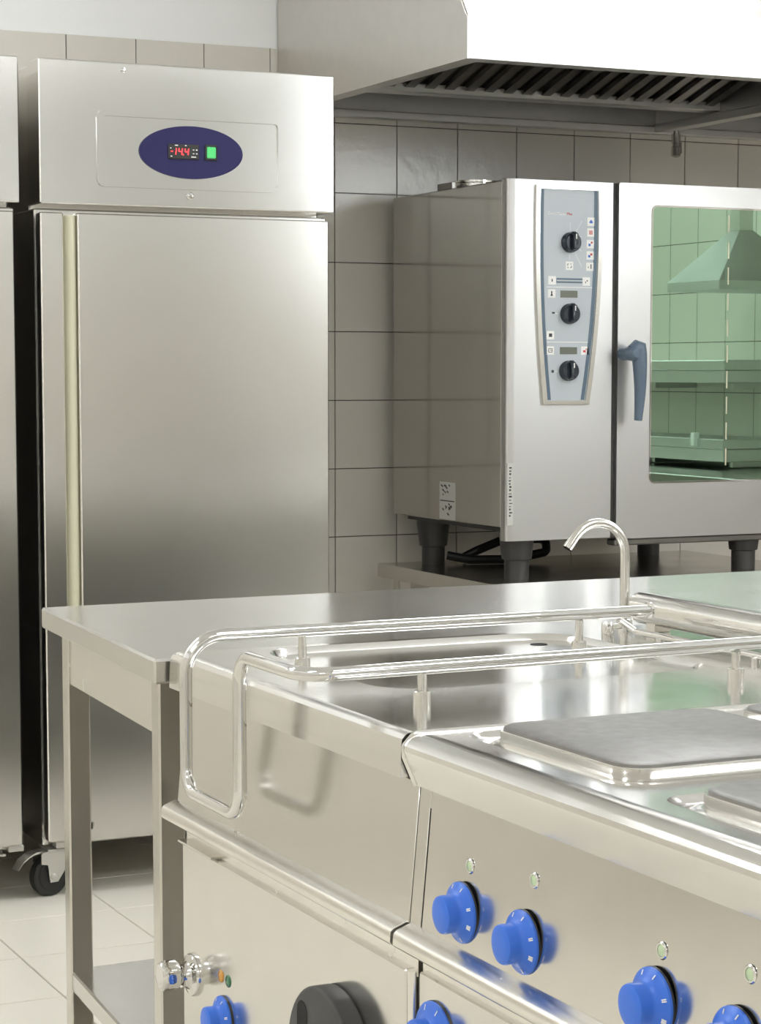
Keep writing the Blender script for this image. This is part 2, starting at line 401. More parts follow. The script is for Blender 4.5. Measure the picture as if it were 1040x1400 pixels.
# ---------------------------------------------------------------- refrigerators
def make_fridge(label):
    X0, X1, YH = 1.464, 2.223, 4.960
    t = thing('refrigerator', label, 'refrigerator', ((X0 + X1) / 2, 5.36, 0), 'upright fridges against the wall')
    bd = MB()
    bd.box(X0, X1, 5.012, 5.755, 0.118, 1.66, .004)
    bd.box(X0 + .002, X1 - .002, 5.06, 5.755, 1.64, 2.0, .004)
    bd.build('body', M_fridge, t)
    MB().box(X0 + .012, X1 - .012, 4.992, 5.013, 0.16, 1.645).build('gasket', M_gasket, t)
    # door: edge strip, recessed full height pull, main panel
    d = MB()
    d.box(X0, X0 + .056, 4.960, 4.993, 0.138, 1.648, .003)
    d.box(X0 + .05, X0 + .10, 4.984, 4.993, 0.138, 1.648)
    d.box(X0 + .091, X1 - .016, 4.960, 4.993, 0.138, 1.648, .003)
    door = d.build('door', M_fridge, t)
    g = MB(); prof = [(X0 + .060 + .0165 + .0165 * math.cos(a), 4.985 - .020 * math.sin(a)) for a in [PI * k / 10 for k in range(11)]]
    g.pz(prof, 0.15, 1.642)
    g.build('pull_strip', M_cream, door)
    MB().box(X1 - .05, X1 - .012, 4.966, 5.0, 0.122, 0.137, .002).build('hinge', M_zinc, door)
    MB().box(X0 + .02, X0 + .055, 4.966, 5.0, 0.120, 0.137, .002).build('hinge', M_zinc, door)
    # header with raised border
    h = MB()
    h.box(X0, X1, YH, 5.062, 1.668, 2.006, .003)
    fn = lambda u, v, d_: (u, d_, v)
    h.ring(rrect(X0 + .140, X0 + .618, 1.712, 1.892, .018), rrect(X0 + .153, X0 + .605, 1.725, 1.879, .010), fn, YH + .001, YH - .005)
    hd = h.build('header', M_header, t)
    bg = MB().py(ellipse(X0 + .3785, 1.801, .133, .063, 56), YH + .001, YH - .004).build('badge', M_badge, hd)
    MB().box(X0 + .318, X0 + .397, YH - .008, YH - .003, 1.784, 1.820, .002).build('display', M_black, hd)
    # digits  - 14.4
    sg = MB(); yd = YH - .0085
    def bar(x0, z0, x1, z1, w=.0021):
        sl = .12
        x0 += (z0 - 1.802) * sl; x1 += (z1 - 1.802) * sl
        d_ = Vector((x1 - x0, z1 - z0)).normalized(); n_ = Vector((-d_.y, d_.x)) * w / 2
        sg.py([(x0 - n_.x, z0 - n_.y), (x1 - n_.x, z1 - n_.y), (x1 + n_.x, z1 + n_.y), (x0 + n_.x, z0 + n_.y)], yd, yd + .001)
    xb = X0 + .324; zb, zm, zt = 1.7945, 1.802, 1.8095
    bar(xb, zm, xb + .005, zm)
    bar(xb + .013, zb, xb + .013, zm - .0006); bar(xb + .013, zm + .0006, xb + .013, zt)
    for q in (xb + .020, xb + .036):
        bar(q, zm + .0006, q, zt); bar(q, zm, q + .0085, zm)
        bar(q + .0085, zb, q + .0085, zm - .0006); bar(q + .0085, zm + .0006, q + .0085, zt)
    bar(xb + .0315, zb - .001, xb + .0330, zb + .0012)
    sg.build('digits', M_seg, hd)
    pr = MB()
    for (u, v, w_) in ((.334, 1.8155, .008), (.360, 1.8155, .004), (.380, 1.806, .004), (.388, 1.806, .004), (.380, 1.797, .004), (.388, 1.797, .004), (.376, 1.789, .012), (.323, 1.789, .004), (.322, 1.8085, .003)):
        pr.box(X0 + u, X0 + u + w_, YH - .0087, YH - .0079, v, v + .0022)
    pr.build('display_print', M_white, hd)
    MB().box(X0 + .412, X0 + .444, YH - .0075, YH - .003, 1.783, 1.822, .002).build('switch_frame', M_black, hd)
    MB().box(X0 + .4165, X0 + .4395, YH - .0105, YH - .006, 1.789, 1.816, .002).build('switch', M_green, hd)
    MB().lathe([(.0095, 0), (.0095, .002), (.007, .0035), (.0062, .0045), (0, .005)], (X0 + .375, YH, 1.697), (0, -1, 0), 20).build('lock', M_chrome, hd)
    MB().lathe([(.006, 0), (.006, .0015), (.003, .003), (0, .003)], (X0 + .208, YH, 1.988), (0, -1, 0), 14).build('screw', M_chrome, hd)
    # casters
    for cx, cy, front in ((X0 + .046, 5.012, 1), (X1 - .10, 5.012, 1), (X0 + .055, 5.69, 0), (X1 - .06, 5.69, 0)):
        ax = Vector((.28, -1, 0)).normalized(); wx = Vector((1, .28, 0)).normalized()
        wc = Vector((cx, cy, .049)) - wx * .036
        ca = MB().box(cx - .045, cx + .045, cy - .04, cy + .04, .112, .118, .001).build('caster', M_zinc, t)
        MB().lathe([(.02, -.016), (.034, -.016), (.036, -.013), (.044, -.015), (.049, -.011), (.049, .011), (.044, .015), (.036, .013), (.034, .016), (.02, .016)], wc, ax, 36).build('wheel', M_rubber, ca)
        fk = MB()
        for s in (-1, 1):
            q = wc + ax * (s * .021)
            poly = [(-.034, .060), (.055, .063), (.055, .042), (.012, -.014), (-.010, -.014), (-.016, .030), (-.034, .034)]
            a = [tuple(q + wx * u + Vector((0, 0, v)) - ax * .0015) for u, v in poly]
            bb = [tuple(q + wx * u + Vector((0, 0, v)) + ax * .0015) for u, v in poly]
            fk._poly(a, bb)
            fk.lathe([(.008, 0), (.008, .003), (.005, .005), (0, .005)], q + ax * (s * .0015), ax * s, 14)
        a = wc - ax * .0225 + Vector((0, 0, .058)); e = wc + ax * .0225 + Vector((0, 0, .058))
        fk._poly([tuple(a - wx * .03), tuple(e - wx * .03), tuple(e + wx * .055), tuple(a + wx * .055)],
                 [tuple(p + Vector((0, 0, .005))) for p in (a - wx * .03, e - wx * .03, e + wx * .055, a + wx * .055)])
        fk.build('fork', M_zinc, ca)
        if front:
            pd = MB()
            p0 = wc - wx * .032 + Vector((0, 0, .056))
            rows = []
            for u, v in ((.004, .002), (-.012, .004), (-.030, -.002), (-.050, -.014), (-.062, -.030)):
                q = p0 + wx * u + Vector((0, 0, v)); rows.append(q)
            for a_, c_ in zip(rows, rows[1:]):
                w_ = ax * .016; th = Vector((.002, 0, .005))
                pd._poly([tuple(a_ - w_), tuple(c_ - w_), tuple(c_ + w_), tuple(a_ + w_)], [tuple(p + th) for p in (a_ - w_, c_ - w_, c_ + w_, a_ + w_)])
            pd.build('brake_pedal', M_zinc, ca)
    return t
fr1 = make_fridge('upright steel fridge with navy oval badge, red display and green switch, left of the oven')
fr2 = copy_tree(fr1)
fr2.location.x -= 0.807
fr2['label'] = 'steel fridge cut off by the left photo edge, only its right edge showing'

# ---------------------------------------------------------------- extractor hood
HX0, HX1, HX2 = 2.425, 3.73, 4.90
HY0, HY1, HZ = 4.632, 5.806, 2.02
hood = thing('extractor_hood', 'large steel extractor hood on the tiled wall above the combi oven', 'hood', ((HX0 + HX2) / 2, HY1, HZ))
sec = [(HY0, HZ), (HY1, HZ), (HY1, 2.85), (5.15, 2.85), (HY0 + .012, HZ + .108), (HY0, HZ + .098)]
MB().px(sec, HX0, HX0 + .004).build('side_panel', M_hood, hood)
MB().px(sec, HX2 - .004, HX2).build('side_panel', M_hood, hood)
MB().box(HX0 + .003, HX2 - .003, HY0, HY0 + .004, HZ, HZ + .100, .001).build('front_lip', M_oven, hood)
MB().px([(HY0, HZ + .1), (5.15, 2.85), (5.154, 2.85), (HY0 + .006, HZ + .1)], HX0 + .004, HX2 - .004).build('sloping_front', M_hood, hood)
MB().box(HX0, HX2, 5.15, HY1, 2.85, 2.854).build('top_panel', M_hood, hood)
rm = MB()
rm.box(HX0 + .004, HX2 - .004, HY0 + .004, HY0 + .05, HZ, HZ + .004)
rm.box(HX0 + .004, HX0 + .05, HY0 + .05, HY1 - .03, HZ, HZ + .004)
rm.build('rim', M_hood, hood)
MB().box(HX0 + .004, HX2 - .004, HY1 - .035, HY1, 2.012, 2.034, .002).build('wall_rail', M_oven, hood)
MB().box(HX0 + .004, HX2 - .004, HY1 - .012, HY1, 2.034, 2.85).build('back_panel', M_oven, hood)
gt = MB()
gt.py([(HX0 + .004, 2.046), (HX1 - .03, 2.046), (HX1 - .03, 2.072), (HX0 + .004, 2.072)], 5.44, 5.50, .002)
gt.build('gutter', M_oven, hood)
# grease filters: sloping bank of baffles
fb = MB()
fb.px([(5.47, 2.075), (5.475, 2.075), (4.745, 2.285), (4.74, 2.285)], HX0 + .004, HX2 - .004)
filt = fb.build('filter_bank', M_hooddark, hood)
n = 0; sl0 = None
xx = HX0 + .05
while xx < HX2 - .06:
    if sl0 is None:
        s_ = MB()
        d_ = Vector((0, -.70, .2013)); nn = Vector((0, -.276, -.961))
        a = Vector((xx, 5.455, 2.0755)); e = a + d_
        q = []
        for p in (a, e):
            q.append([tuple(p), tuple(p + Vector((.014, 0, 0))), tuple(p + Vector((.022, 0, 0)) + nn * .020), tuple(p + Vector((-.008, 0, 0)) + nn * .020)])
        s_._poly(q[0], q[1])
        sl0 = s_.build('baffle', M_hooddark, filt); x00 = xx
    else:
        o = bpy.data.objects.new('baffle', sl0.data); COL.objects.link(o); o.parent = filt; o.location = (xx - x00, 0, 0)
    xx += .062
# cross beam with drain valve between the two hood modules
bm_ = MB()
bm_.box(HX1 - .05, HX1, HY0 + .05, HY1 - .035, 2.016, 2.040, .002)
bm_.box(HX1 - .03, HX1 - .02, HY0 + .05, HY1 - .012, 2.04, 2.5)
bm_.build('cross_beam', M_oven, hood)
vy = 5.70
v = MB()
v.lathe([(.010, 0), (.010, .012), (.014, .013), (.014, .040), (.012, .042), (.012, .05), (.015, .052), (.015, .080), (.009, .082), (.009, .074)], (HX1 - .016, vy, 2.017), (0, 0, -1), 20)
v.box(HX1 - .004, HX1 + .004, vy - .005, vy + .005, 1.945, 1.985, .002)
v.build('drain_valve', M_chrome, hood)

# ---------------------------------------------------------------- oven stand
st = thing('oven_stand', 'low steel stand carrying the combi oven against the wall', 'stand', (3.2, 5.35, 0))
MB().box(2.70, 3.78, 4.955, 5.72, 0.668, 0.708, .003).build('top', M_leg, st)
for x in (2.735, 3.705):
    for y in (4.99, 5.645):
        MB().box(x, x + .04, y, y + .04, 0.0, 0.669, .003).build('leg', M_leg, st)
MB().box(2.74, 3.74, 5.0, 5.67, 0.22, 0.25, .002).build('shelf', M_leg, st)

# ---------------------------------------------------------------- combi oven
OX0, OXC, OXD, OX1 = 2.760, 3.086, 3.104, 3.662
OY, OYB, OZ0, OZ1 = 5.04, 5.738, 0.852, 1.782
ov = thing('combi_oven', 'tall steel combi oven with green glass door on dark feet', 'oven', ((OX0 + OX1) / 2, 5.39, 0.708))
s_ = MB()
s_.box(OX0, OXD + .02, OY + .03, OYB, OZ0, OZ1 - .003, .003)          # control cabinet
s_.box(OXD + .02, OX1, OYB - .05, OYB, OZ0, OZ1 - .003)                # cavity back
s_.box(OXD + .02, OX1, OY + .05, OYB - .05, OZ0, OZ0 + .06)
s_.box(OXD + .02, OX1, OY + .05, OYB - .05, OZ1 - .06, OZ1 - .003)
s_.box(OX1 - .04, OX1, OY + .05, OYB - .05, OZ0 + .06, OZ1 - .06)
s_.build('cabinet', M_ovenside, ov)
col_ = MB()
prof = [(OX0, OY + .032), (OX0, OY + .014), (OX0 + .004, OY + .006), (OX0 + .013, OY + .002), (OX0 + .026, OY), (OXC, OY), (OXC, OY + .032)]
col_.pz(prof, 0.818, OZ1, .001)
colm = col_.build('front_column', M_oven, ov)
MB().box(OXC, OXD, OY + .012, OY + .034, .83, OZ1 - .004).build('door_gap', M_gasket, ov)
# door with a window
fn = lambda u, v, d_: (u, d_, v)
GX0, GX1, GZ0, GZ1 = 3.208, 3.606, 0.964, 1.726
dz0, dz1 = 0.814, 1.783
n_ = 8
outer = rrect(OXD, OX1, dz0, dz1, .006, n_); inner = rrect(GX0, GX1, GZ0, GZ1, .018, n_)
d = MB(); d.ring(outer, inner, fn, OY, OY + .045)
door = d.build('door', M_oven, ov)
MB().ring(rrect(GX0 + .0005, GX1 - .0005, GZ0 + .0005, GZ1 - .0005, .018), rrect(GX0 + .005, GX1 - .005, GZ0 + .005, GZ1 - .005, .014), fn, OY - .001, OY + .01).build('window_trim', M_chrome, door)
M_glass = bpy.data.materials.new('green_door_glass'); M_glass.use_nodes = True
nt = M_glass.node_tree; nt.nodes.clear()
out = nt.nodes.new('ShaderNodeOutputMaterial'); gl = nt.nodes.new('ShaderNodeBsdfGlossy'); tr = nt.nodes.new('ShaderNodeBsdfTransparent'); mx = nt.nodes.new('ShaderNodeMixShader')
gl.inputs['Color'].default_value = (0.52, 0.73, 0.57, 1); gl.inputs['Roughness'].default_value = 0.012
tr.inputs['Color'].default_value = (0.55, 0.85, 0.70, 1); mx.inputs['Fac'].default_value = 0.28
nt.links.new(gl.outputs[0], mx.inputs[1]); nt.links.new(tr.outputs[0], mx.inputs[2]); nt.links.new(mx.outputs[0], out.inputs[0])
MB().py(rrect(GX0 + .002, GX1 - .002, GZ0 + .002, GZ1 - .002, .016), OY + .004, OY + .009).build('glass', M_glass, door)
mk = MB()
for k in range(10): mk.box(3.462, 3.466, OY + .0032, OY + .005, 1.010 + k * .072, 1.058 + k * .072)
mk.build('glass_marks', M_cream, door)
hn = MB()
hn.lathe([(.019, 0), (.019, .03), (.021, .045), (.019, .062), (.012, .070), (0, .071)], (3.122, OY, 1.322), (0, -1, 0), 24)
lv = [(3.140 + .002 * math.sin(k / 12 * PI), OY - .050 - .006 * math.sin(k / 12 * PI), 1.336 - .196 * k / 12) for k in range(13)]
hn.tube([(3.120, OY - .050, 1.328), (3.133, OY - .050, 1.338)] + lv, [.018, .021] + [.0225 - .0115 * (k / 12) for k in range(13)], 16)
hn.build('handle', M_slate, door)
MB().box(OXD, OX1, OY + .004, OY + .05, 0.795, 0.812, .003).build('drip_tray', M_hooddark, ov)
MB().box(OX0 + .03, OX1 - .02, OY + .06, OYB - .04, 0.838, OZ0 + .002).build('underside', M_gasket, ov)
# interior hook-in racks
for x in (OXD + .06, OX1 - .08):
    rk = MB()
    for y in (5.16, 5.60): rk.box(x, x + .012, y, y + .012, OZ0 + .06, OZ1 - .06)
    for k in range(9): rk.box(x, x + .02, 5.16, 5.61, .99 + k * .083, .996 + k * .083)
    rk.build('rack', M_satin, ov)
# control panel
U = lambda c_: 2.842 + (c_ - 120) * .00055
W = lambda c_: 1.768 - (c_ - 90) * .000467
def side(k, l):      # outline of the panel: half-width curve, k 0 top .. 1 bottom
    return l
def outline(inset):
    L = []; R = []
    for k in range(9):
        t = k / 8; cy = 90 + inset + t * (1250 - 2 * inset)
        bow = math.sin(t * PI * .9) * 6
        lx = 122 + 48 * t ** 2.2 - bow + inset; rx = 494 - 70 * t ** 2.2 + bow - inset
        L.append((U(lx), W(cy))); R.append((U(rx), W(cy)))
    return L, R
def loop(inset):
    L, R = outline(inset); return L + R[::-1]
cp = MB().ring(loop(0), loop(22), fn, OY + .001, OY - .009).build('control_panel', M_satin, ov)
MB().py(loop(21), OY + .001, OY - .004).build('panel_face', M_panelgrey, cp)
L, R = outline(26)
for side_, sg_ in ((L, 1), (R, -1)):
    q = [(x, z) for x, z in side_] + [(x + sg_ * .0105, z) for x, z in side_[::-1]]
    MB().py(q, OY - .0038, OY - .0046).build('stripe', M_stripe, cp)
yp = OY - .004
for cx, cy in ((315, 412), (312, 820), (308, 1147)):
    k_ = MB()
    k_.lathe([(.0275, 0), (.0275, .006), (.0255, .010), (.0245, .018), (.022, .020), (0, .020)], (U(cx), yp, W(cy)), (0, -1, 0), 28)
    k_.px([(yp - .018, W(cy) - .023), (yp - .034, W(cy) - .018), (yp - .034, W(cy) + .022), (yp - .018, W(cy) + .029)], U(cx) - .007, U(cx) + .007, .002)
    kn_ = k_.build('knob', M_knobdark, cp)
    MB().box(U(cx) - .0015, U(cx) + .0015, yp - .0350, yp - .0335, W(cy) + .008, W(cy) + .021).build('pointer_mark', M_white, cp)
for cy in (707, 1031): MB().box(U(262), U(358), yp - .001, yp + .001, W(cy + 20), W(cy - 20)).build('display', M_lcd, cp)
for cy, a, e in ((668, 186, 446), (982, 190, 426)): MB().box(U(a), U(e), yp - .0004, yp + .001, W(cy + 2), W(cy - 2)).build('divider', M_white, cp)
def icon(cx, cy, shapes):
    i_ = MB(); i_.box(U(cx - 21), U(cx + 21), yp - .0006, yp + .001, W(cy + 24), W(cy - 24), 0)
    for mi, u0, u1, v0, v1 in shapes:
        i_.mi = mi; i_.box(U(cx + u0), U(cx + u1), yp - .0010, yp, W(cy + v1), W(cy + v0))
    i_.build('icon', [M_white, M_bprint, M_red, M_kprint], cp)
icon(432, 290, [(1, -9, 9, -2, 9), (1, -5, 5, -9, -2)])
icon(432, 352, [(2, -10, -6, -12, 12), (2, -3, 1, -12, 12), (2, 4, 8, -12, 12)])
icon(430, 418, [(1, -12, 0, -2, 12), (2, 2, 11, -14, -3)])
icon(429, 483, [(1, -12, 0, -2, 12), (2, 0, 11, -12, 0)])
icon(427, 548, [(3, 4, 9, -14, 12), (3, -10, -7, -2, 8)])
icon(312, 545, [(3, -12, -4, -12, -9), (3, 4, 12, -12, -9), (3, -12, -4, 9, 12), (3, 4, 12, 9, 12), (3, -12, -9, -12, 0), (3, 9, 12, 0, 12)])
icon(215, 630, [(3, -3, 3, -8, 8)])
icon(408, 633, [(3, -6, -2, 0, 10), (3, 2, 8, -8, 0)])
icon(213, 705, [(3, -3, 3, -14, 14), (3, -6, 6, 6, 12)])
icon(208, 943, [(3, -9, 9, -10, 10)])
icon(208, 1030, [(3, -10, 10, -12, -9), (3, -10, 10, 9, 12), (3, -11, -8, -9, 9), (3, 8, 11, -9, 9), (3, 0, 6, -2, 1), (3, -1, 1, -6, 1)])
icon(403, 1030, [(2, -10, 4, -2, 10), (2, 4, 10, -12, -4)])
br = MB()
br.box(U(240), U(386), yp - .0004, yp + .001, W(644), W(616))
br.mi = 1
for k in range(18): br.box(U(244 + k * 8), U(248 + k * 8), yp - .0008, yp, W(634), W(626))
br.build('bar_scale', [M_stripe, M_white], cp)
tk = MB()
def stroke(x0, y0, x1, y1, w=.0012):
    a = Vector((U(x0), W(y0))); e = Vector((U(x1), W(y1))); d_ = (e - a).normalized(); q = Vector((-d_.y, d_.x)) * w / 2
    tk.py([tuple(a - q), tuple(e - q), tuple(e + q), tuple(a + q)], yp - .0005, yp + .0005)
for s in ((345, 355, 382, 288), (362, 385, 380, 374), (366, 415, 382, 415), (362, 445, 378, 458), (345, 475, 380, 548), (314, 300, 314, 345), (312, 480, 312, 510), (232, 818, 250, 820), (236, 1150, 250, 1150)): stroke(*s)
tk.build('dial_marks', M_white, cp)
MB().lathe([(.0042, 0), (.0042, .0006), (0, .0006)], (U(222), yp, W(1150)), (0, -1, 0), 12).build('dial_dot', M_kprint, cp)
MB().box(U(216), U(232), yp - .0005, yp, W(820), W(810)).build('dial_sign', M_kprint, cp)
def text(body, x, y, z, size, m, parent, rot=(PI / 2, 0, 0), name='lettering'):
    cu = bpy.data.curves.new(name, 'FONT'); cu.body = body; cu.size = size; cu.extrude = 0.0003; cu.resolution_u = 3
    tmp = bpy.data.objects.new('tmp_text', cu); COL.objects.link(tmp)
    bpy.context.view_layer.update()
    me = bpy.data.meshes.new_from_object(tmp.evaluated_get(bpy.context.evaluated_depsgraph_get()))
    bpy.data.objects.remove(tmp)
    me.materials.clear(); me.materials.append(m)
    o = bpy.data.objects.new(name, me); COL.objects.link(o); o.parent = parent
    o.location = Vector((x, y, z)) - Vector(OFF[parent.name]); o.rotation_euler = rot
    return o
text('CombiMaster', U(190), yp - .0005, W(257), .0102, M_white, cp)
text('Plus', U(296), yp - .0005, W(257), .0102, M_red, cp)
# feet
def foot(x, y):
    f = MB()
    f.lathe([(.033, 0), (.034, .003), (.034, .052), (.041, .055), (.0475, .112), (.049, .116), (.049, .131)], (x, y, .708), (0, 0, 1), 28)
    f.build('foot', M_foot, ov)
for x in (2.84, 3.585):
    for y in (5.125, 5.63): foot(x, y)
MB().lathe([(.062, 0), (.062, .028), (.064, .030), (.064, .036), (.054, .036), (.054, .01), (0, .01)], (2.905, 5.50, OZ1 - .004), (0, 0, 1), 32).build('exhaust_stub', M_satin, ov)
MB().box(2.80, 2.812, 5.44, 5.53, OZ1 - .004, OZ1 + .022, .001).build('exhaust_bracket', M_hooddark, ov)
lb = MB()
lb.box(OX0 - .0006, OX0 + .001, 5.335, 5.432, .856, .962)
lb.mi = 1
lb.box(OX0 - .001, OX0, 5.34, 5.427, .9075, .9105)
rr = random.Random(3)
for zc in (.882, .936):
    for k in range(9):
        y = 5.384 + rr.uniform(-.03, .03); z = zc + rr.uniform(-.016, .014); q = rr.uniform(.004, .014)
        lb.px([(y, z), (y + q, z + q * .4), (y + q * .9, z + q * .4 + .004), (y, z + .005)], OX0 - .001, OX0)
lb.build('warning_label', [M_label, M_kprint], ov)
rl = MB()
rl.box(OX0 + .004, OX0 + .021, OY + .0005, OY + .006, .862, 1.028)
rl.mi = 1
for k in range(16):
    z = .885 + k * .0086
    rl.box(OX0 + .008 + rr.uniform(0, .002), OX0 + .015 + rr.uniform(-.002, .004), OY - .0002, OY + .002, z, z + rr.uniform(.002, .005))
rl.build('rating_strip', [M_label, M_kprint], ov)

# cables behind the oven feet
c1 = fillet([(2.865, 5.59, .735), (2.93, 5.56, .722), (3.05, 5.53, .722), (3.16, 5.52, .74), (3.18, 5.56, .775), (3.06, 5.60, .775), (2.97, 5.60, .745), (2.93, 5.62, .722)], .02)
tag(MB().tube(c1, .013, 10).build('oven_cable', M_black, None, (2.86, 5.56, .709)), 'black cable curled on the steel stand beneath the oven', 'cable')

# ---------------------------------------------------------------- prep table (far end of the island)
tb = thing('prep_table', 'open steel work table with undershelf at the far end of the island', 'table', (1.8, 3.24, 0))
def TP(a, c_, z):   # table frame: a along the island end, c depth 0 (near) .. 1 (far)
    x = 1.007 + (1.056 - 1.007) * c_ + a
    y = 2.878 + (3.605 - 2.878) * c_ + a * .0247 * c_
    return (x, y, z)
def tbox(b, a0, a1, c0, c1, z0, z1, bev=0):
    q = [(a0, c0), (a1, c0), (a1, c1), (a0, c1)]
    b._poly([TP(a, c_, z0) for a, c_ in q], [TP(a, c_, z1) for a, c_ in q], bev)
b = MB(); tbox(b, 0, 2.3, 0, 1, .829, .865, .0035); b.build('tabletop', M_table, tb)
for a in (.022, 2.24):
    for c_ in (.075, .862):
        b = MB(); tbox(b, a, a + .04, c_, c_ + .056, 0.0, .83, .003); b.build('leg', M_leg, tb)
b = MB(); tbox(b, .026, .044, .131, .862, .742, .829, .001); b.build('apron', M_edge, tb)
b = MB(); tbox(b, .06, 2.26, .90, .915, .742, .829, .001); b.build('apron', M_edge, tb)
b = MB(); tbox(b, .024, 2.27, .10, .895, .206, .240, .003); b.build('shelf', M_table, tb)
MB().lathe([(.008, 0), (.008, .002), (.0055, .005), (.0055, .003), (0, .003)], TP(.063, .878, .492), (1, 0, 0), 14).build('bolt', M_chrome, tb)

# ---------------------------------------------------------------- cooking island units
def control_knob(x, y, z, parent, sc=1.0):
    k = MB().lathe([(r_ * sc, h_) for r_, h_ in [(.0328, 0), (.0328, .0025), (.0318, .0038), (.0265, .0066), (.0220, .0100), (.0205, .0122), (.0203, .0145), (.0207, .0225), (.0198, .0254), (.0170, .0268), (.0120, .0276), (0, .0278)]], (x - .002, y, z), (-1, 0, 0), 40).build('control_knob', M_blue, parent)
    MB().lathe([(.0332 * sc, 0), (.0332 * sc, .002), (0, .002)], (x, y, z), (-1, 0, 0), 32).build('knob_seal', M_black, parent)
    mk = MB()
    for ang, cnt in ((70, 1), (20, 2), (-20, 3), (-70, 1), (110, 1), (160, 2), (200, 3)):
        for q in range(cnt):
            a = math.radians(ang + (q - (cnt - 1) / 2) * 3.6)
            # ang 0 points towards -Y (to the camera side)
            e = Vector((0, -math.cos(a), math.sin(a))); tn = Vector((0, -math.sin(a), -math.cos(a))); o_ = Vector((x - .002, y, z))
            p0 = o_ + e * .0262 * sc + Vector((-.0070, 0, 0)); p1 = o_ + e * .0305 * sc + Vector((-.0047, 0, 0)); w_ = tn * .0006; up_ = Vector((-.0006, 0, 0)) + e * .0003
            mk._poly([tuple(p0 - w_), tuple(p1 - w_), tuple(p1 + w_), tuple(p0 + w_)], [tuple(p + up_) for p in (p0 - w_, p1 - w_, p1 + w_, p0 + w_)])
    mk.build('knob_marks', M_white, k)
    return k

def pilot(x, y, z, parent, lens=None, ring=None, r=.0085):
    o = MB().lathe([(r, 0), (r, .0008), (r * .85, .0018), (r * .72, .0018), (r * .70, .0006), (0, .0006)], (x, y, z), (-1, 0, 0), 22).build('pilot_lamp', ring or M_chrome, parent)
    MB().lathe([(r * .68, 0), (r * .60, .0009), (r * .3, .0016), (0, .0018)], (x - .0006, y, z), (-1, 0, 0), 18).build('lens', lens or M_lensp, o)

XB = 1.86
PANEL = [(1.050, .818), (1.036, .660)]        # sloping control panel, top and bottom
def xpanel(z): return PANEL[1][0] + (PANEL[0][0] - PANEL[1][0]) * (z - .660) / .158
LEDGE = [(1.05, .664), (1.0355, .662), (1.018, .6555), (1.0145, .652), (1.0135, .640), (1.0155, .637), (1.031, .628), (1.05, .628)]

# --- far unit with the pan well
YA, YC = 2.1155, 2.869
u1 = thing('well_unit', 'far cooking unit with shallow pan well, black door grip and chrome water knob', 'cooker', (1.45, (YA + YC) / 2, 0))
t = MB()
well = rrect(1.150, 1.655, 2.40, 2.852, .075, 8); wellb = rrect(1.156, 1.649, 2.406, 2.846, .070, 8)
t.plate([(1.045, YA), (XB, YA), (XB, YC), (1.045, YC)], [well], .875)
t.loft([[(x, y, .875) for x, y in well], [(x, y, .874) for x, y in rrect(1.151, 1.654, 2.401, 2.851, .075, 8)], [(x, y, .8655) for x, y in wellb]], cap0=False, cap1=True)
t.py([(1.047, .875), (1.038, .8747), (1.033, .8727), (1.029, .868), (1.028, .862), (1.0265, .825), (1.046, .825)], YA, YC)
t.box(XB - .012, XB, YA, YC, .82, .8749)
top1 = t.build('top', M_top, u1, angle=25)
MB().lathe([(.013, 0), (.013, .0006), (0, .0006)], (1.585, 2.79, .8655), (0, 0, 1), 24).build('overflow_hole', M_gap, top1)
MB().py([PANEL[0], PANEL[1], (1.10, .660), (1.10, .818)], YA - .0025, YC - .004, .001).build('front_panel', M_panel, u1)
MB().py(LEDGE, YA + .001, YC + .004, .001).build('ledge', M_edge, u1)
bd = MB()
bd.box(1.062, XB, YA + .002, YC - .002, .11, .865)
bd.build('body', M_leg, u1)
MB().box(1.050, 1.066, YA + .001, YC - .004, .596, .632).build('shadow_gap', M_edge, u1)
dr = MB().box(1.043, 1.064, YA + .020, YC - .004, .14, .601, .002).build('door', M_panel, u1)
MB().tube([(1.050, YA + .012, .14), (1.050, YA + .012, .601)], .008, 12).build('door_post', M_edge, u1)
MB().box(1.036, 1.060, 2.735, 2.866, .6012, .605, .001).build('top_hinge', M_leg, dr)
for x in (1.12, 1.78):
    for y in (YA + .08, YC - .08): MB().lathe([(.03, 0), (.03, .01), (.022, .015), (.022, .112)], (x, y, 0), (0, 0, 1), 20).build('foot', M_chrome, u1)
kx = 1.043
ck = MB()
ck.lathe([(.031, 0), (.031, .003), (.029, .006), (.020, .009), (.017, .014), (.0165, .020)], (kx, 2.824, .417), (-1, 0, 0), 36)
ck.lathe([(.0115, .015), (.0115, .024), (.012, .026)], (kx, 2.824, .417), (-1, 0, 0), 24)
loops = []
for h_, r_, am in ((.021, .013, 0), (.024, .019, .04), (.029, .0225, .09), (.043, .0225, .11), (.049, .021, .07), (.051, .0185, .0), (.0515, .0175, 0), (.0508, .0165, 0)):
    loops.append([(kx - h_, 2.824 + r_ * (1 - am * (.5 + .5 * math.cos(6 * a))) * math.cos(a), .420 + r_ * (1 - am * (.5 + .5 * math.cos(6 * a))) * math.sin(a)) for a in [2 * PI * i / 48 for i in range(48)]])
ck.loft(loops)
tapk = ck.build('water_knob', M_chrome, u1)
MB().lathe([(.0135, 0), (.0135, .003), (0, .003)], (kx - .0215, 2.824, .4175), (-1, 0, 0), 24).build('knob_seal', M_black, tapk)
pilot(kx, 2.714, .443, u1, M_lenso, M_lenso, .0088); pilot(kx, 2.687, .443, u1, M_lensg, M_lensg, .0088)
control_knob(kx, 2.703, .385, u1)
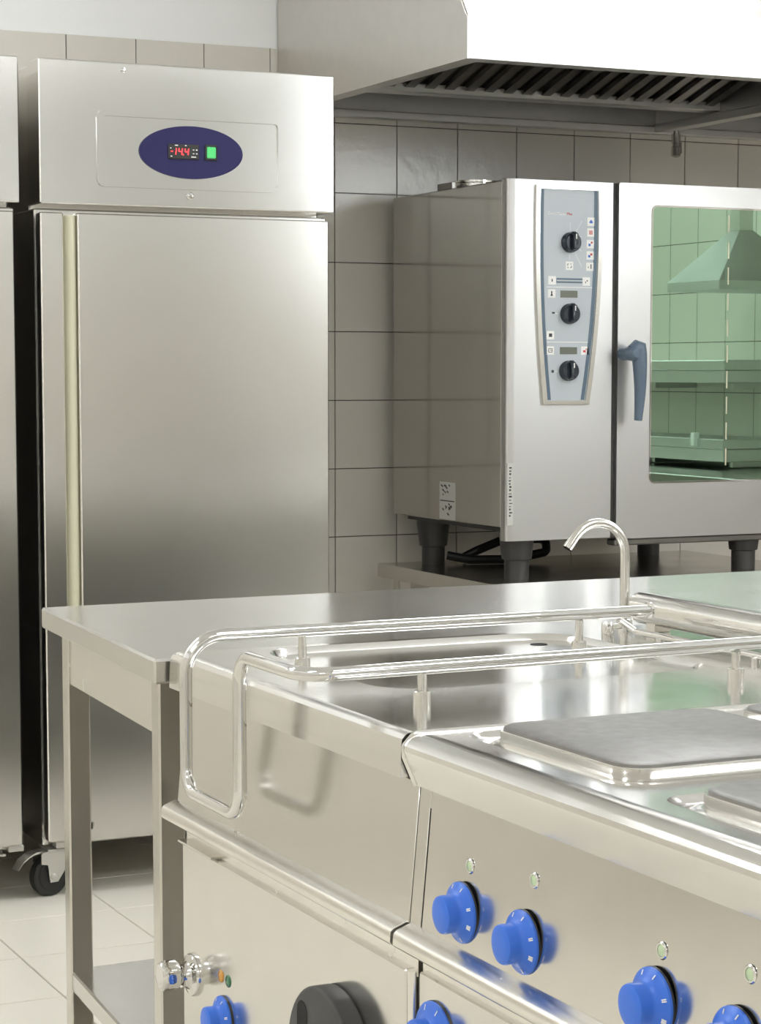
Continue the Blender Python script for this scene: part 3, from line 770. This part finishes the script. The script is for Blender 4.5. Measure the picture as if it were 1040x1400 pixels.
# black arched door grip with finger slot
hc_y, hc_z, hr = 2.314, .438, .097
arc = [(hc_y + hr * math.cos(a), hc_z + hr * math.sin(a)) for a in [PI * k / 24 for k in range(25)]]
arc = arc + [(hc_y - hr, hc_z - .06), (hc_y - hr * .7, hc_z - .11), (hc_y + hr * .7, hc_z - .11), (hc_y + hr, hc_z - .06)]
gr = MB().px(arc, 1.013, kx + .001, .005, 3).build('door_grip', M_handle, dr)
MB().px(rrect(2.345, 2.377, hc_z - .05, hc_z + .070, .015), 1.0122, 1.016, .001).build('finger_slot', M_gap, dr)

# --- near unit with the square hot plates
YN = 1.31
YS = 2.1095
u2 = thing('hotplate_stove', 'near electric stove with four square plates and blue control knobs', 'stove', (1.45, (YN + YS) / 2, 0))
t = MB()
trays = []
for y0, y1 in ((1.742, 2.088), (1.350, 1.690)):
    trays.append(((1.084, 1.752, y0, y1)))
holes = [rrect(a, b_, c_, d_, .034, 6) for a, b_, c_, d_ in trays]
t.plate([(1.055, YN), (XB, YN), (XB, YS), (1.055, YS)], holes, .875)
for a, b_, c_, d_ in trays:
    lp = lambda k, z: [(x, y, z) for x, y in rrect(a + k, b_ - k, c_ + k, d_ - k, .034 - k * .6, 6)]
    t.loft([lp(0, .875), lp(.0015, .8745), lp(.006, .871), lp(.012, .8685), lp(.016, .868)], cap0=False, cap1=True)
t.py([(1.056, .875), (1.046, .8745), (1.038, .8722), (1.031, .8680), (1.0265, .8625), (1.0255, .857), (1.0275, .850), (1.042, .817), (1.052, .817)], YN, YS)
t.box(XB - .012, XB, YN, YS, .82, .8749)
top2 = t.build('top', M_top, u2, angle=25)
rim = MB(); rim.tube(fillet([(XB, YS - .002, .8755), (1.040, YS - .002, .8755), (1.0265, YS - .002, .862), (1.0275, YS - .002, .850), (1.042, YS - .002, .817)], [.012, .008, .004], 5), .0028, 8)
rim.build('edge_bead', M_satin, top2)
MB().box(1.062, XB, YS + .0012, YA - .0032, .66, .868).build('joint_shade', M_gap, u2)  # black fill painting the shade in the gap between the units
# plates
def hotplate(x0, x1, y0, y1):
    p = MB()
    lo = lambda k, z, r_=.034: [(x, y, z) for x, y in rrect(x0 + k, x1 - k, y0 + k, y1 - k, r_ - k * .5, 6)]
    p.loft([lo(.003, .8755), lo(.003, .8835), lo(.0035, .8875), lo(.007, .8890)], cap0=True)
    pp = p.build('hotplate', M_plate, u2)
    c_ = MB()
    c_.loft([lo(0, .8685), lo(0, .8840), lo(.0012, .8850), lo(.0034, .8848), lo(.0034, .8700)], cap0=False, cap1=False)
    c_.build('plate_rim', M_satin, pp)
    q = MB()
    q.loft([lo(-.016, .8682, .048), lo(-.010, .8705, .044), lo(-.002, .8712, .038), lo(.004, .8712)], cap0=False, cap1=False)
    q.build('plate_collar', M_top, pp)
for x0, x1 in ((1.107, 1.395), (1.427, 1.715)):
    hotplate(x0, x1, 1.771, 2.058); hotplate(x0, x1, 1.376, 1.663)
bd = MB(); bd.box(1.075, XB, YN + .002, YS - .002, .11, .865); bd.build('body', M_leg, u2)
pn = MB().py([PANEL[0], PANEL[1], (1.08, .660), (1.08, .818)], YN, YS - .0285, .001).build('control_panel', M_panel, u2)
MB().py([PANEL[0], PANEL[1], (1.08, .660), (1.08, .818)], YS - .0250, YS + .0005, .0008).build('end_strip', M_panel, u2)
MB().py([PANEL[0], (xpanel(.795), .795), (1.08, .795), (1.08, .818)], YS - .0290, YS - .0245).build('strip_bridge', M_panel, u2)
MB().py([(xpanel(.795) + .002, .795), (PANEL[1][0] + .002, .660), (1.08, .660), (1.08, .795)], YS - .0290, YS - .0245).build('panel_joint', M_gap, u2)
MB().box(1.054, 1.07, YN, YS, .8115, .8175).build('panel_shadow_gap', M_gap, u2)
MB().py(LEDGE, YN, YS - .001, .001).build('ledge', M_edge, u2)
MB().box(1.052, 1.078, YN, YS - .001, .590, .632).build('shadow_gap', M_edge, u2)
od = MB().box(1.046, 1.078, YN + .004, YS - .003, .14, .606, .002).build('oven_door', M_panel, u2)
control_knob(1.046, 2.062, .537, u2, 1.4)
for y, z in ((1.988, .701), (1.855, .7015), (1.613, .7045), (1.484, .7035)):
    control_knob(xpanel(z), y, z, u2)
for y, z in ((1.981, .752), (1.845, .766), (1.609, .753), (1.474, .766)):
    pilot(xpanel(z), y, z, u2)
for x in (1.12, 1.78):
    for y in (YN + .08, YS - .08): MB().lathe([(.03, 0), (.03, .01), (.022, .015), (.022, .112)], (x, y, 0), (0, 0, 1), 20).build('foot', M_chrome, u2)

# ---------------------------------------------------------------- rails, tap, back tube
gr_ = thing('guard_rail', 'bent chrome guard rail looping over the front of the pan well unit', 'rail', (1.3, 2.49, .875))
path = [(1.712, 2.682, .922), (.986, 2.690, .9195), (.986, 2.690, .7125), (.985, 2.492, .7125), (.985, 2.492, .9190), (.985, 2.287, .9190), (1.764, 2.292, .9245)]
MB().tube(fillet(path, [.050, .036, .036, .034, .040], 10), .0088, 18).build('rail_tube', M_chrome, gr_)
for x, y, z in ((1.156, 2.690, .875), (1.592, 2.684, .875), (1.139, 2.287, .875), (1.594, 2.291, .875)):
    if y > 2.4: z = .8655
    ps = MB().lathe([(.0058, z + .010 - .875), (.0058, .0385)], (x, y, .875), (0, 0, 1), 16).build('post', M_satin, gr_)
    MB().lathe([(.0108, z - .875), (.0108, z - .875 + .0165), (.0098, z - .875 + .0175), (.0058, z - .875 + .0175)], (x, y, .875), (0, 0, 1), 20).build('collar', M_satin, ps)
MB().lathe([(.0095, 0), (.0125, .001), (.0125, .004), (.0095, .005)], (1.708, 2.682, .922), (1, 0, 0), 20).build('end_flange', M_chrome, gr_)

tp = thing('water_spout', 'slim steel swan-neck water spout rising behind the pan well', 'tap', (1.776, 2.856, .875))
arcp = [(1.776, 2.856, .885), (1.776, 2.856, .990)]
for k in range(1, 15):
    a = math.radians(142 * k / 14); arcp.append((1.726 + .05 * math.cos(a), 2.856, .990 + .05 * math.sin(a)))
a = math.radians(142); arcp.append((arcp[-1][0] - math.sin(a) * .024, 2.856, arcp[-1][2] + math.cos(a) * .024))
sp_ = MB(); sp_.tube(arcp, .0076, 18, caps=False)
e = Vector(arcp[-1]); dd = (e - Vector(arcp[-2])).normalized()
sp_.tube([tuple(e), tuple(e - dd * .03)], .0064, 18, caps=False)
sp_.build('neck', M_satin, tp)
MB().lathe([(.0125, 0), (.0125, .012), (.009, .014), (.0078, .014)], (1.776, 2.856, .875), (0, 0, 1), 20).build('base_nut', M_chrome, tp)

bt = thing('back_tube', 'thick polished tube running along the back edge of the island', 'tube', (1.79, 2.2, .875))
MB().lathe([(.021, 0), (.0225, .001), (.0235, .003), (.0235, .010), (.0248, .011), (.0248, 1.50), (.022, 1.503), (0, 1.503)], (1.790, 2.836, .908), (0, -1, 0), 36).build('tube_body', M_satin, bt)
for y in (2.78, 2.20, 1.6): MB().box(1.775, 1.805, y - .012, y + .012, .8755, .89, .001).build('tube_bracket', M_satin, bt)
fp = thing('filler_pipe', 'thin bent pipe on stubs beneath the thick polished tube', 'pipe', (1.70, 2.6, .875))
MB().tube(fillet([(1.706, 2.752, .892), (1.706, 2.752, .8985), (1.712, 2.72, .886), (1.722, 2.2, .885)], [.003, .012], 5), .0052, 12).build('pipe', M_satin, fp)
MB().lathe([(.0095, 0), (.0095, .018), (.0075, .022), (0, .0225)], (1.688, 2.762, .875), (0, 0, 1), 20).build('valve_body', M_chrome, fp)
MB().tube([(1.688, 2.762, .889), (1.707, 2.752, .891)], .005, 12).build('elbow', M_satin, fp)
for y in (2.66, 2.42, 2.22): MB().lathe([(.007, 0), (.007, .008), (.004, .009), (.004, .012)], (1.716, y, .8745), (0, 0, 1), 14).build('stub', M_chrome, fp)

# ---------------------------------------------------------------- far right side of the kitchen (mirrored in the oven glass)
ph = thing('pyramid_hood', 'small pyramid hood on the right wall, mirrored in the oven glass', 'hood', (XR, 3.58, 1.55))
q0 = [(4.50, 3.13), (XR - .002, 3.13), (XR - .002, 3.48), (4.50, 3.48)]
q1 = [(4.69, 3.27), (4.75, 3.27), (4.75, 3.33), (4.69, 3.33)]
k = MB(); k.loft([[(x, y, 1.605) for x, y in q0], [(x, y, 1.80) for x, y in q1]])
k.build('canopy', M_cabinet, ph)
MB().box(4.50, XR - .002, 3.13, 3.48, 1.572, 1.607, .002).build('lip', M_oven, ph)
MB().box(4.69, 4.75, 3.27, 3.33, 1.798, ZC - .002).build('duct', M_hood, ph)
for zt, nm in ((1.315, 'upper light steel shelf on the right wall, mirrored in the oven glass'), (1.015, 'lower light steel shelf on the right wall with a small clip, mirrored in the glass')):
    sh = thing('wall_shelf', nm, 'shelf', (XR, 2.6, zt - .09), 'wall shelves on the right')
    MB().box(4.65, XR - .002, 2.0, 3.30, zt - .038, zt, .003).build('board', M_oven, sh)
    MB().box(4.658, XR - .002, 2.01, 3.29, zt - .086, zt - .0385, .002).build('board', M_oven, sh)
    for y in (2.06, 2.65, 3.2): MB().box(4.75, XR - .002, y, y + .02, zt - .11, zt - .084).build('bracket', M_oven, sh)
    if zt < 1.1: MB().box(4.635, 4.66, 3.10, 3.125, zt - .03, zt + .022, .002).build('clip', M_white, sh)
rc = thing('side_counter', 'steel counter along the right wall, mirrored in the oven glass', 'counter', (4.6, 3.0, 0))
MB().box(4.30, XR - .002, 0.4, 4.5, .86, .90, .003).build('worktop', M_table, rc)
MB().box(4.34, XR - .004, 0.42, 4.48, .10, .861).build('body', M_hood, rc)
MB().box(4.40, XR - .006, 0.46, 4.44, .0, .101).build('plinth', M_black, rc)
